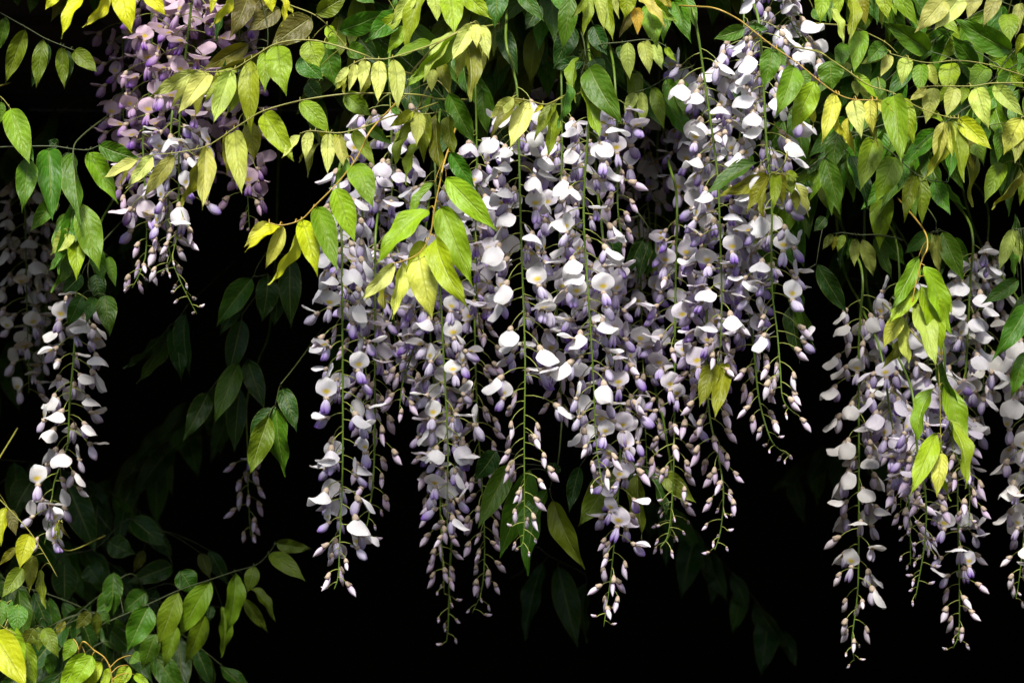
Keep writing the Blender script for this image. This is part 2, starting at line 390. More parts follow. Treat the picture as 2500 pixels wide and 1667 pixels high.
NV = dict(open=14, bell=9, bud=8, tiny=5)
LCL = (0.007, 0.012, 0.017, 0.022, 0.028, 0.034)
cache = {}
def piece(kind, k, what, L=None):
    """what: base (stalk + calyx), banner, keel or all"""
    key = (kind, k, what, L)
    if key in cache: return cache[key]
    r = random.Random(kind + str(k)); m = MB()
    E = Vector((0, 0, 0))
    yaw = r.uniform(-0.7, 0.7)
    if kind == 'open':
        a, bend, fold = R(r.uniform(-12, 20) if k % 5 < 2 else r.uniform(58, 104)), R(r.uniform(-15, 30)), r.uniform(-0.35, 0.22)
        W, Ln, kang, cang = r.uniform(0.0235, 0.0275), r.uniform(0.0190, 0.0225), R(r.uniform(-78, -48)), R(r.uniform(-45, -15))
        parts = ('base', 'banner', 'keel')
    elif kind == 'bell':
        a, bend, fold = R(r.uniform(-62, -22)), R(r.uniform(10, 60)), r.uniform(0.30, 0.85)
        W, Ln, kang, cang = r.uniform(0.025, 0.030), r.uniform(0.0215, 0.0255), R(r.uniform(-112, -88)), R(r.uniform(-75, -50))
        parts = ('base', 'banner', 'keel')
    else: parts = ('base', 'bud')
    if what in ('base', 'all'):
        E = ped_geo(m, L); n0 = len(m.v)
        if kind in ('open', 'bell'): calyx_geo(m, cang, yaw, r, 0.0072 if kind == 'bell' else 0.0062, 0.0036 if kind == 'bell' else 0.0029)
        shift(m, n0, E)
    n0 = len(m.v)
    if kind in ('open', 'bell'):
        rz = Matrix.Rotation(yaw, 3, 'Z'); mouth = rz @ (Vector((math.cos(cang), 0, math.sin(cang))) * (0.0042 if kind == 'open' else 0.0056))
        up = Vector((0, 0, 0.0012))
        if what in ('banner', 'all'): banner_geo(m, a, bend, fold, W, Ln, yaw, mouth + up, random.Random(k), (0.0026, 0.0044, 0.0036)[k % 3] if kind == 'bell' else 0.0)
        if what in ('keel', 'all'): keel_geo(m, kang, r.uniform(0.0155, 0.0185), yaw, mouth, r)
    else:
        big = kind == 'bud'; Ln = r.uniform(0.0165, 0.021) if big else r.uniform(0.006, 0.010)
        ang = R(r.uniform(-82, -35)) if big else R(r.uniform(-70, 10)); rad = r.uniform(0.0034, 0.0043) if big else r.uniform(0.0017, 0.0023)
        if what in ('base', 'all'):
            calyx_geo(m, ang + 0.2, yaw, r, Ln * 0.42, rad * 0.84); shift(m, n0, E); n0 = len(m.v)
        if what in ('bud', 'all'):
            rz = Matrix.Rotation(yaw, 3, 'Z'); x = z = 0.0; path = []; prof = (0.5, 0.72, 0.88, 1.0, 1.0, 0.80, 0.42, 0.06); n = len(prof); cv = r.uniform(-0.1, 0.9)
            for i in range(n):
                g = ang + cv * (i / (n - 1) - 0.3)
                if i: x += math.cos(g) * Ln / (n - 1); z += math.sin(g) * Ln / (n - 1)
                path.append(rz @ Vector((x + math.cos(ang) * Ln * 0.18, 0, z + math.sin(ang) * Ln * 0.18)))
            m.loft(path, [rad * p for p in prof], M['bud'], 7, r.uniform(0.62, 0.85))
    if what == 'all': shift(m, n0, E)
    cache[key] = (m.mesh('flower' if what == 'all' else what), E.copy(), parts)
    return cache[key]

def raceme(label, tint, pts, depth, ys, yb, yo, yl, hw, sp=0.0056, detail=True, group=None, name='wisteria_raceme', up=True, blend=None):
    """pts photo pixels top to tip; flowers start at row ys; half-open bells down to yb, open to yo, fat buds to yl, then tiny buds"""
    r = random.Random(sum(map(ord, label)) + int(pts[0][0]))
    depth = depth if depth < 0.08 else 0.08 + (depth - 0.08) * 1.8
    w = [P(x, y, depth + 0.004 * math.sin(x * 0.05 + y * 0.01)) for x, y in pts]
    top = w[0]
    if up and top.z < 2.20: w = [Vector((top.x + r.uniform(-0.03, 0.03), depth + 0.55, max(2.2, top.z + 0.25))), Vector((top.x, depth + 0.40, top.z + 0.16)), Vector((top.x, depth + 0.17, top.z + 0.06))] + w
    path = smooth_path(w, 10)
    root = link(name, None); root.matrix_local = Matrix.Translation(path[0]); tag(root, label, 'flower cluster', group)
    off = path[0]; n = len(path); m = MB()
    m.loft([p - off for p in path], [0.0019 - 0.0013 * (i / (n - 1)) ** 1.5 for i in range(n)], M['stem'], 6)
    link('stem', m.mesh('raceme_stem'), root)
    # walk down the stem
    k = FRAME_W / 2500 * (CAM_D + depth) / CAM_D
    row = lambda p: 833.5 - (p.z - CAM_Z) / k
    yend = max(row(p) for p in path); phi = r.uniform(0, 6.28); acc = 0.0; nxt = 0.0
    tc = TINT[tint]; inv = Matrix.Translation(-off)
    for i in range(1, n):
        a, b = path[i - 1], path[i]; seg = (b - a).length; s0 = 0.0
        if row(b) < ys: continue
        while acc + (seg - s0) >= nxt:
            s0 += nxt - acc; acc = 0.0
            p = a.lerp(b, min(1, s0 / max(seg, 1e-9))); y = row(p)
            t = (y - ys) / max(1, yend - ys)
            jit = r.uniform(-45, 45)
            y += jit
            kind = 'bell' if r.random() < (0.80 if y < yb else 0.32 if y < yo and tint in 'Ww' else 0) else 'open' if y < yo else 'bud' if y < yl else 'tiny'
            if kind == 'open' and r.random() < 0.06: kind = 'bud'
            if kind == 'open' and y > yo - 60 and r.random() < 0.4: kind = 'bud'
            phi += R(137.5) + r.uniform(-0.35, 0.35)
            if depth < 0.04 and math.sin(phi) < -0.86: phi += 0.5 if math.cos(phi) > 0 else -0.5
            shrink = 1 - 0.5 * max(0, t - 0.68) / 0.32
            Lw = hw * k * 0.62 * shrink * r.uniform(0.7, 1.15) - (0.002 if kind != 'tiny' else 0)
            L = min(LCL, key=lambda q: abs(q - Lw))
            q = r.randrange(NV[kind]); sc = r.uniform(0.95, 1.22) * (1.0 if kind in ('open', 'bell') else 1.05 - 0.35 * max(0, t - 0.6))
            mt = inv @ Matrix.Translation(p) @ Euler((r.uniform(-0.22, 0.22), r.uniform(-0.20, 0.28), phi)).to_matrix().to_4x4() @ Matrix.Scale(sc, 4)
            kk = r.uniform(0.90, 1.06); colr = tuple(min(0.85, x * kk) for x in tc[:3])
            al = max(0, min(1, tc[3] * r.choice((0.3, 0.7, 1.0, 1.4, 1.9))))
            if blend:
                f = max(0, min(1, (y - blend[1]) / (blend[2] - blend[1]))); t2 = TINT[blend[0]]
                colr = tuple(colr[j] * (1 - f) + t2[j] * f for j in range(3))
            if kind in ('bud', 'tiny'): colr = (colr[0] * 0.92, colr[1] * 0.86, colr[2] * 0.94)
            colr = (*colr, al)
            fname = 'flower' if kind in ('open', 'bell') else 'flower_bud'
            if not detail:
                o = link(fname, piece(kind, q, 'all', L)[0], root, mt); o.color = colr
            else:
                me, E, parts = piece(kind, q, 'base', L); o = link(fname, me, root, mt); o.color = colr
                for w_ in parts[1:]:
                    s = link({'banner': 'banner_petal', 'keel': 'keel_petals', 'bud': 'folded_petals'}[w_], piece(kind, q, w_)[0], o, Matrix.Translation(E)); s.color = colr
            nxt = sp * r.uniform(0.7, 1.3) * (1 + 0.65 * max(0, t - 0.4))
            if seg - s0 < 1e-6: break
        acc += seg - s0
    return root

# ------------------------------------------------------------------ flower clusters
BK = 'dim flower clusters behind the bright curtain'
RAC = [
 # label, tint, pts, depth, ys, yb, yo, yl, hw, spacing, detail, (group)
 ('long white raceme hanging clear on the dark side of the central curtain, tip bent aside', 'W', [(826,430),(833,560),(835,663),(837,1100),(831,1280),(826,1400),(816,1438)], -0.02, 480, 700, 1330, 1420, 92),
 ('shaded mauve budded raceme beside the long white one with the bent tip', 'L', [(918,560),(916,716),(914,1107),(903,1239),(895,1285),(878,1348)], 0.05, 600, 0, 900, 1230, 66),
 ('short violet raceme with curved budded tip under the hanging yellow-green leaf', 'V', [(1030,640),(1032,788),(1010,850),(996,895),(982,941),(975,1000)], 0.02, 660, 0, 900, 985, 74),
 ('white raceme straight below the hanging yellow-green leaf, ending in an open flower', 'W', [(1062,380),(1070,600),(1080,806),(1093,1077),(1092,1178),(1092,1300)], -0.01, 430, 640, 1290, 1500, 84),
 ('dim lilac budded raceme showing below its brighter white neighbours, tip hooked', 'L', [(1162,420),(1158,700),(1165,1000),(1182,1285),(1178,1428),(1153,1496)], 0.22, 480, 0, 800, 1430, 80),
 ('dim sparse lilac raceme behind the white raceme with the open last flower', 'L', [(1050,800),(1072,1100),(1076,1280),(1085,1450)], 0.30, 850, 0, 1120, 1400, 75),
 ('white raceme on the longest bare green stem in the middle of the curtain', 'W', [(1236,107),(1255,180),(1264,250),(1271,536),(1277,716),(1282,877),(1280,1056),(1279,1300),(1264,1338)], -0.03, 215, 560, 1010, 1230, 96),
 ('full white and violet raceme with round open yellow-eyed flowers down its front', 'W', [(1448,200),(1439,286),(1425,500),(1434,688),(1443,823),(1450,948),(1455,1077),(1471,1189)], -0.04, 290, 480, 1050, 1180, 94),
 ('long budded raceme reaching lowest of the central curtain past two olive leaflets', 'V', [(1470,560),(1480,720),(1492,850),(1515,950),(1512,1150),(1503,1285),(1492,1400),(1474,1530)], 0.04, 620, 0, 1290, 1470, 76),
 ('small lilac raceme with a curled tip on the edge of the dark gap', 'V', [(1500,180),(1508,350),(1508,500),(1518,575),(1530,590)], 0.05, 260, 0, 400, 560, 60),
 ('bright raceme on a long bare slanting stem beside the dark gap', 'W', [(1690,20),(1703,79),(1718,179),(1750,411),(1757,536),(1761,663),(1762,752),(1757,859),(1738,950)], 0.0, 120, 520, 800, 930, 92),
 ('dense white and violet raceme with its budded tip swung outward over the dark', 'W', [(1850,40),(1862,180),(1872,357),(1884,500),(1883,620),(1886,720),(1897,806),(1905,900),(1912,975),(1943,1013)], -0.02, 60, 520, 830, 975, 98),
 ('white raceme slanting out from under the top leaves above the amber leaf stalk', 'W', [(1870,-90),(1900,-20),(1918,28),(1953,90),(2010,160)], 0.04, -80, 200, 220, 400, 78),
 ('budded lilac raceme with bare tip curving away at the end of the curtain', 'V', [(1815,520),(1822,680),(1841,859),(1852,966),(1870,1040),(1890,1085),(1928,1113)], 0.02, 560, 0, 860, 1030, 66),
 ('dim white raceme half hidden in the gap behind the slanting stem', 'V', [(1672,120),(1680,268),(1690,420),(1695,520),(1702,640)], 0.20, 150, 300, 560, 700, 80),
 ('lavender raceme in half shade with a long thin budded tip', 'V', [(1652,480),(1650,650),(1648,800),(1646,1077),(1642,1200),(1632,1300),(1612,1336)], 0.10, 540, 0, 1010, 1170, 84),
 ('lilac raceme ending in a long slender bud string beside the dark', 'L', [(1722,600),(1725,760),(1729,984),(1752,1107),(1766,1196),(1760,1290),(1745,1343)], 0.05, 640, 0, 930, 1230, 74),
 ('deep shaded white raceme in the dark gap under the small dark leaves', 'V', [(1560,150),(1575,400),(1590,600),(1600,760)], 0.40, 230, 400, 640, 740, 95),
 ('deep shaded violet raceme below the dark fan of leaflets', 'V', [(1560,560),(1565,700),(1570,900),(1580,1150)], 0.28, 640, 0, 950, 1100, 80),
 ('tall white raceme standing apart over the dark, its long tip strung with buds', 'w', [(2104,660),(2100,780),(2096,877),(2097,1100),(2096,1375),(2092,1464),(2080,1564),(2086,1612)], 0.13, 730, 1230, 1400, 1560, 78, 0.0080),
 ('white bell-flowered raceme directly behind the low hanging lime leaves', 'W', [(2190,600),(2196,800),(2198,1000),(2199,1120),(2199,1240)], 0.14, 680, 1020, 1150, 1230, 84),
 ('thin greenish raceme of tiny buds below the hanging lime leaves', 'L', [(2225,950),(2240,1100),(2260,1214),(2258,1321),(2242,1420),(2234,1462)], 0.02, 1010, 0, 1120, 1200, 58),
 ('long raceme white above and violet below, beside the hanging lime leaves', 'W', [(2372,560),(2368,700),(2358,900),(2345,1060),(2338,1178),(2342,1428),(2341,1540),(2327,1582)], 0.14, 610, 1050, 1400, 1540, 78, 0.0064),
 ('lilac budded raceme tucked between two longer white and violet ones', 'L', [(2300,820),(2310,1000),(2330,1100),(2364,1180),(2366,1290)], 0.12, 900, 1000, 1120, 1260, 66),
 ('narrow shaded bud raceme hanging among the far white clusters', 'V', [(2150,860),(2180,1050),(2215,1200),(2222,1300),(2223,1380)], 0.09, 900, 1000, 1150, 1260, 62),
 ('white raceme next to the biggest dark leaf', 'w', [(2498,760),(2502,900),(2504,1100),(2504,1250),(2490,1400),(2480,1462)], 0.13, 800, 1180, 1340, 1430, 72, 0.0070),
 ('mauve raceme on a thick bare stem under the yellow top leaves', 'M', [(478,-60),(468,7),(450,161),(439,286),(437,357),(436,500),(432,574),(412,645),(382,667)], 0.08, -50, 0, 545, 620, 92, 0.0056, True, None, ('W', 180, 330)),
 ('purple mauve raceme with dense round open flowers under the yellow top leaves', 'M', [(385,-80),(372,-10),(368,196),(350,320),(352,420),(358,541),(355,627),(338,674),(322,704)], 0.10, -70, 0, 560, 680, 92, 0.0056, True, None, ('V', 300, 600)),
 ('pale raceme whose bare tip slants far out over the dark', 'W', [(425,250),(415,400),(409,574),(421,638),(446,699),(481,768)], 0.09, 300, 0, 520, 600, 60, 0.0075),
 ('mauve raceme on the dark outer edge of the purple cluster', 'M', [(305,20),(300,120),(300,260),(310,380),(316,470)], 0.18, 60, 0, 480, 600, 75),
 ('dim mauve raceme behind the olive leaf rows', 'M', [(585,40),(590,160),(598,330),(604,464),(609,562)], 0.16, 70, 0, 500, 545, 80, 0.0064),
 ('dim mauve flowers filling the shade behind the thick bare stem', 'M', [(520,-60),(520,60),(515,200),(505,330),(500,440)], 0.22, -40, 0, 420, 470, 85, 0.0062),
 ('cream white raceme alone in the dark, its violet tip crossed by a leaf stalk', 'w', [(192,640),(186,760),(180,870),(170,984),(166,1077),(157,1110),(132,1180),(124,1250),(108,1330)], 0.10, 700, 1080, 1370, 1500, 90, 0.0072),
 ('very dim white raceme lost in the shade behind the cream white one', 'c', [(60,380),(62,550),(66,750),(70,900),(70,960)], 0.42, 430, 700, 960, 1000, 85, 0.0075, False),
 ('ghostly white raceme in deep shade next to the very dim one', 'c', [(120,420),(118,560),(112,760),(100,900)], 0.55, 540, 700, 950, 1000, 80, 0.0085, False),
 ('tiny dim bud cluster low in the dark under the pair of olive leaflets', 'L', [(603,980),(605,1100),(606,1200),(612,1310)], 0.42, 1090, 0, 1110, 1340, 60, 0.0085),
 ('dim white flowers deep under the top leaves behind the longest bare stem', 'V', [(1290,-20),(1295,100),(1300,250),(1320,420)], 0.28, 0, 60, 500, 600, 100, 0.0078, False),
 ('shaded white flowers behind the drooping cream leaflets', 'V', [(950,150),(955,300),(958,520),(962,750),(965,880)], 0.09, 230, 420, 760, 900, 95, 0.0052),
 ('shaded lilac flowers between the long white racemes', 'V', [(1160,160),(1163,300),(1164,464),(1160,640),(1170,800)], 0.12, 330, 480, 800, 900, 90, 0.0056),
 ('shaded lavender flowers crowding behind the yellow-eyed raceme', 'V', [(1370,180),(1372,350),(1366,600),(1360,800),(1372,1000)], 0.09, 260, 420, 900, 1000, 90, 0.0054),
 ('shaded lilac flowers behind the bent-tip white raceme', 'V', [(880,300),(884,480),(888,700),(893,900),(893,1010)], 0.11, 380, 520, 780, 1000, 80, 0.0058),
 ('shaded lavender flowers behind the dense raceme with the outswung tip', 'V', [(1815,20),(1812,180),(1806,350),(1800,520),(1800,680)], 0.10, 60, 380, 720, 800, 90, 0.0054),
 ('shaded white bells behind the tall raceme standing apart', 'W', [(2265,700),(2265,850),(2268,1050),(2272,1180)], 0.14, 740, 1080, 1150, 1200, 85, 0.0062),
 ('dim white bells high above the white and violet raceme', 'c', [(2410,500),(2408,640),(2406,800),(2400,960)], 0.24, 590, 940, 950, 1000, 75, 0.0075, False),
 ('faint bare flower string of tiny green buds in the dark', 'L', [(1098,1400),(1096,1464),(1094,1530),(1090,1566)], 0.35, 1455, 0, 0, 0, 40, 0.0085, True),
 ('dim wiry bud string dropping past the folded olive leaflet', 'L', [(1640,1150),(1642,1220),(1636,1300),(1612,1338)], 0.16, 1190, 0, 0, 1230, 60, 0.0080),
 ('faint lilac flowers in deep shade under the leafy bank', 'V', [(2225,-60),(2228,40),(2240,130)], 0.22, -40, 0, 160, 200, 70, 0.0085, False),
]
for t in RAC:
    lab, tint, pts, dep, ys, yb, yo, yl, hw = t[:9]
    raceme(lab, tint, pts, dep, ys, yb, yo, yl, hw, t[9] if len(t) > 9 else 0.0061, t[10] if len(t) > 10 else True, t[11] if len(t) > 11 else None, blend=t[12] if len(t) > 12 else None)

# ------------------------------------------------------------------ compound leaves (crop pixels: row/column of the photo, 2.8 per photo pixel)
def S(c, label, depth, rach, text, rmat='rachis', **kw):
    lv = []
    for q in text.split(';'):
        q = q.split()
        if q: lv.append((*map(float, q[:5]), q[5]))
    return spray(label, depth, rach, lv, rmat, c, **kw)
S('11', 'glowing yellow-lime leaflets hanging over the purple cluster', -0.26, [(250,-90),(600,-75),(1100,-80)],
  '390 -60 310 68 80 Y;600 -40 422 272 75 Y;735 -40 560 190 75 Y;835 -75 902 236 165 Y;1000 -60 1138 112 120 Y')
S('12', 'small glowing yellow leaf tips over the bronze leaflets', -0.25, [(-330,-80),(0,-70),(300,-60)],
  '150 -60 182 90 85 Y;230 -50 247 185 48 Y;275 -55 330 112 42 Y;-90 -70 -245 190 62 Y;-240 -80 -250 112 42 Y')
S('11', 'dull green leaflet tips in shade above the dark corner', 0.12, [(60,-90),(700,-80)],
  '110 -70 122 50 70 G;235 -60 200 98 85 G;480 -70 345 152 115 O;640 -70 662 125 80 G', 'rachis_dark')
S('11', 'dark olive leaf with four leaflets strung along a thin stalk in the dark corner', 0.10, [(-60,60),(0,90),(180,190),(310,265),(430,315),(510,347)],
  '45 115 -15 360 90 G;172 203 38 573 130 OG;297 272 248 606 115 OG;425 327 440 606 98 OG;505 345 668 494 125 OG;330 300 215 600 110 D;450 340 440 610 110 D', 'rachis_dark')
S('11', 'large glossy green leaflet with a second hanging under it by the dark corner', -0.06, [(-60,640),(10,668),(70,740)],
  '70 745 205 1125 175 GL;10 695 0 850 60 GL;60 760 235 1130 120 G;195 1090 150 1452 150 G')
S('11', 'broad green leaf with leaflets hanging in a row from a level stalk', -0.02, [(-60,1010),(330,1000),(500,1020),(600,1025),(675,997)],
  '678 995 968 1092 135 G;605 1042 810 1397 135 GL;505 1045 552 1535 140 G;332 1010 360 1512 175 G;470 1040 420 1300 110 D;400 1000 330 960 80 D;640 1040 740 1200 90 D', 'rachis_dark')
S('21', 'bright green leaflets in a fan above the cream white raceme', -0.05, [(500,-420),(530,-200),(540,-60),(525,150)],
  '560 -62 682 398 205 GL;488 117 345 290 130 LP;530 152 523 462 118 L;390 -110 205 130 120 G;500 -60 362 385 130 G;480 0 400 420 110 G;480 200 350 545 90 G;650 250 716 488 110 G;740 300 792 508 80 G;520 230 310 410 60 G', 'rachis_dark')
S('21', 'dark leaflets drooping in shade over the cream white raceme', 0.06, [(600,380),(620,500),(640,570)],
  '560 560 460 782 120 DG;645 578 590 758 92 DG;720 560 752 848 135 DG;560 420 420 560 120 D;650 420 700 600 130 D', 'rachis_dark')
S('12', 'olive and lime leaf arching in front of the purple cluster with pale young tips', -0.16, [(840,390),(640,320),(430,275),(210,300),(40,400),(-100,480),(-250,492),(-345,480)],
  '-340 480 -655 662 118 P;-252 498 -465 782 125 P;-105 490 -225 852 155 PL;38 415 35 917 160 OL;215 315 276 657 195 L;437 280 502 462 190 L;-300 520 -515 745 62 O;-180 520 -370 832 62 O;0 430 -140 800 100 OL;130 360 130 632 110 L;560 280 640 330 90 GL;-60 480 -290 700 70 OL')
S('12', 'lower arching leaf with olive leaflets and pale tips before the purple cluster', -0.18, [(1180,650),(940,640),(670,645),(370,690),(120,760),(0,830),(-80,880),(-270,1000),(-480,1045),(-640,1060),(-750,1095)],
  '-740 1095 -980 1221 82 P;-640 1065 -820 1291 98 P;-488 1060 -700 1352 120 PO;-275 1010 -297 1437 132 PO;-78 890 -25 1332 158 PL;122 770 335 1112 150 L;372 695 580 925 150 L;682 640 862 797 145 GL;-300 1020 -447 1417 105 O;-750 1130 -855 1277 42 O;-120 920 -130 1202 112 O;30 830 60 1105 145 O')
S('11', 'bronze leaflets in shade near the purple cluster', 0.02, [(1760,-60),(1800,60),(1830,200),(1830,330)],
  '1700 -30 1570 268 140 B;1910 60 1690 218 150 B;1700 305 1385 478 130 BO;1830 330 1490 480 100 BO;1790 -20 1640 160 120 B;1560 60 1480 290 50 D;1640 400 1500 520 120 D', 'rachis_dark')
S('12', 'slanting stalk with bronze and dark green broad leaflets at the top', -0.06, [(240,0),(310,40),(480,110),(620,240),(740,390)],
  '448 122 170 318 205 B;485 98 700 -30 145 GO;640 212 985 72 170 G;540 300 620 600 180 G;380 380 530 545 180 G;700 330 860 380 110 G;560 180 640 330 80 L;420 560 530 680 130 D')
S('12', 'long light green leaflets spreading from the top edge beside the cream tuft', -0.12, [(960,-100),(1200,-90),(1500,-90)],
  '1140 -50 985 182 112 LP;1225 -40 1092 372 125 LO;1075 90 820 292 110 L;1085 180 966 372 92 L;1290 -60 1312 148 112 LP;1385 -60 1425 245 165 L;1480 -70 1690 138 130 L;1030 100 815 290 160 G;760 -60 880 25 140 G;1010 -40 960 110 40 G')
S('12', 'drooping tuft of pale cream young leaflets', -0.20, [(1300,310),(1400,250),(1465,215),(1520,170),(1556,155)],
  '1540 172 1403 424 118 P;1572 168 1580 332 78 P;1602 182 1662 414 98 P;1592 200 1612 375 70 P;1480 260 1432 556 95 PO;1500 280 1535 700 115 O;1592 320 1582 575 118 PO')
S('12', 'row of small olive leaflets ending in a curled pale tip', -0.19, [(1460,215),(1290,300),(1000,395),(910,405),(810,405),(740,435),(690,470)],
  '702 460 598 582 62 P;690 520 605 622 40 YP;747 440 705 628 68 P;817 415 785 628 78 P;908 415 905 698 115 P;1010 412 1036 767 128 PO;832 490 765 690 50 O;690 530 680 670 26 O;1442 220 1108 548 105 L;1450 235 1213 557 85 LP;1235 465 1085 605 70 L;1288 305 990 395 75 GL;1280 475 1270 632 82 OP;1335 420 1402 645 100 O')
S('12', 'row of bronze-olive leaflets low before the white curtain', -0.17, [(980,800),(850,855),(740,890),(640,910),(550,905),(440,895),(375,912)],
  '370 922 245 1085 58 P;442 900 405 1102 82 P;562 910 560 1192 105 P;640 920 712 1195 92 OP;730 895 887 1135 100 OG;830 850 1002 992 82 G;502 985 425 1215 62 O;395 980 360 1115 32 O;490 900 640 962 52 Y;600 920 620 970 50 LY')
S('12', 'bunch of narrow olive leaflets drooping in front of the white curtain', -0.13, [(1230,620),(1200,700),(1170,765),(1230,780),(1305,770)],
  '1140 765 978 872 78 LY;1147 775 1008 995 58 LO;1180 770 1165 1003 105 PO;1132 870 1022 1168 76 LO;1237 770 1215 1115 108 LO;1192 980 1098 1268 62 LO;1305 765 1335 1215 90 O;1390 790 1442 1105 95 OG;1390 640 1572 992 160 G;1490 330 1540 700 80 DG;1000 740 1060 800 50 G')
S('12', 'curved golden-stalked leaf with bright lime leaflets over the curtain edge', -0.22, [(850,900),(800,1000),(740,1110),(620,1260),(480,1400),(380,1500),(250,1540),(160,1525)],
  '740 1130 872 1432 170 LG;612 1285 748 1658 170 L;486 1420 628 1860 172 LG;385 1506 492 1893 158 LY;360 1526 160 1948 62 Y;256 1546 130 1843 112 PY;250 1551 -5 1728 62 Y;160 1526 -10 1690 100 PY;690 1080 578 1292 60 GL;480 1430 470 1560 70 L', 'rachis_amber')
S('22', 'big hanging lime leaf on an amber stalk in the middle of the curtain', -0.22, [(1345,-300),(1335,-240),(1310,-126),(1285,0),(1260,150),(1190,270),(1070,330),(1000,345)],
  '1300 165 1540 672 175 LY;1185 295 1272 737 195 PY;1010 345 773 602 112 P;1065 335 1000 727 112 PY;1250 -22 886 356 150 L;1370 -241 1718 125 190 L;1335 -42 1555 508 195 L;1222 195 1095 405 105 YL;980 400 940 702 62 O;1000 470 800 632 42 O;1290 -200 1082 50 60 GL;1400 -415 1570 -165 130 G', 'rachis_amber')
S('13', 'olive leaflet pair on a thin stalk across the longest bare stem', -0.10, [(480,670),(370,715),(260,690),(140,670)],
  '150 670 -12 808 105 PO;258 695 126 1017 152 P;218 690 -10 950 85 OB;350 720 280 782 32 Y;405 720 378 1092 78 OL;515 565 450 880 72 G;440 700 290 960 80 GO')
S('13', 'dark green pointed leaflets hanging in the middle among white flowers', -0.03, [(640,360),(640,420),(610,520)],
  '600 400 570 702 82 LG;668 455 907 862 205 G;606 535 742 972 118 GL;630 420 420 470 110 D;700 400 760 560 120 D', 'rachis_dark')
S('13', 'fringe of light and amber leaflets along the top beside the dark gap', -0.06, [(560,-90),(900,-80),(1300,-80)],
  '650 -50 538 130 62 OL;640 -50 622 250 92 OL;700 -50 772 212 82 PL;790 -60 832 287 92 OL;842 -60 872 132 62 GP;930 -70 910 137 128 LO;985 55 1000 242 78 A;1008 -10 1192 192 62 AP;1065 -30 1278 160 82 L;1150 -50 1232 58 92 AO;970 30 870 262 72 B;1065 40 1132 335 145 GL;1185 40 1170 300 115 G;1245 10 1367 302 125 G;1300 -50 1412 212 82 G')
S('13', 'dark green leaves in shade under the top fringe', 0.06, [(100,-90),(350,-80),(560,-60)],
  '540 -30 482 352 145 G;180 -60 362 152 115 DG;40 -80 20 195 150 DG;420 -70 480 90 90 G;700 180 790 380 140 D;330 40 230 210 120 D;560 180 420 470 150 D;60 200 180 520 120 D', 'rachis_dark')
S('13', 'row of small silvery olive leaflets in half shade under the top fringe', 0.06, [(760,305),(900,290),(1050,272),(1160,300),(1200,330)],
  '930 292 946 548 108 GP;1040 282 1082 512 95 GP;1110 300 1170 482 82 GP;1140 310 1202 452 42 G;1190 325 1266 427 48 L;880 310 960 500 80 D', 'rachis_dark')
S('13', 'row of dark olive leaflets below the silvery row in the gap', 0.07, [(1300,480),(1200,530),(1100,590),(1000,630)],
  '990 635 908 792 82 GP;1025 630 1030 882 78 GP;1110 595 1180 888 108 GO;1195 540 1302 812 122 G;1290 545 1312 792 112 G', 'rachis_dark')
S('13', 'dark green leaflets crossing the bright raceme with the slanting stem', -0.04, [(1800,150),(1760,175),(1725,195)],
  '1730 197 1518 268 110 G;1760 165 1900 210 60 G', 'rachis_dark')
S('13', 'dull olive leaflets between the two dense racemes above the drooping tuft', -0.03, [(1900,1080),(1880,1150),(1895,1190)],
  '1820 1112 1450 1335 95 DG;1895 1192 1555 1342 118 O;1660 590 1700 760 60 D', 'rachis_dark')
S('14', 'drooping olive tuft lying over the dense raceme', -0.10, [(330,1090),(300,1150),(255,1188),(340,1190),(400,1240)],
  '215 1200 60 1462 95 O;255 1190 245 1445 85 OL;302 1190 310 1412 72 O;350 1190 372 1335 95 OL;330 1180 422 1212 52 L;398 1258 492 1485 62 OP;380 1300 410 1462 62 O;200 1280 170 1502 52 O')
S('14', 'leaf on a golden arching stalk with leaflets turning yellow towards its end', -0.18, [(-150,60),(0,130),(80,190),(240,315),(420,440),(560,555),(680,640),(790,680),(955,685)],
  '240 332 178 612 138 G;385 455 256 812 172 GL;530 557 370 902 172 L;662 645 573 992 122 PY;682 650 746 977 62 Y;792 685 850 952 118 P;905 682 930 917 98 PY;952 690 1082 787 80 YP;552 562 520 882 72 Y;270 330 335 462 82 G;942 720 1046 985 42 YO;765 800 812 1062 62 YO;962 820 966 1012 52 O;440 480 480 620 110 G', 'rachis_amber')
S('14', 'long straight leaf stalk with wide lime leaflets towards the bright end', -0.13, [(560,360),(640,410),(760,490),(900,585),(1060,635),(1250,740),(1430,800),(1512,810)],
  '1070 650 1125 1125 165 LG;1130 670 1210 1002 125 L;1420 830 1355 1142 98 PO;1400 850 1263 1232 92 OL;1437 830 1472 1072 110 YP;1462 820 1548 1252 105 OL;1510 810 1742 1022 135 YL;1255 745 1432 845 50 L;640 415 650 622 175 G;775 510 962 682 72 L;800 552 822 667 62 GP;832 570 902 682 62 P;957 530 962 692 122 G;1600 930 1682 1112 145 LG;1550 900 1605 1200 90 O;1490 860 1600 1420 70 O')
S('14', 'leaf with two broad bright green leaflets pointing down over the dark', -0.09, [(880,930),(960,975),(1080,1065),(1220,1190),(1350,1240),(1430,1245)],
  '935 942 838 1312 172 LG;1082 1075 944 1392 178 LG;1215 1200 1140 1522 108 OG;1240 1200 1262 1542 92 GO;1352 1245 1457 1472 112 G;1430 1250 1562 1432 52 G;1130 1100 1100 1300 110 G', 'rachis_dark')
S('14', 'single pointed green leaflet and two dark ones hanging beside the white flowers', 0.0, [(500,1140),(560,1090),(600,1070),(700,900)],
  '600 1082 702 1472 148 G;700 870 640 1202 145 DG;770 1060 892 1432 105 D;540 1120 470 1200 60 D', 'rachis_dark')
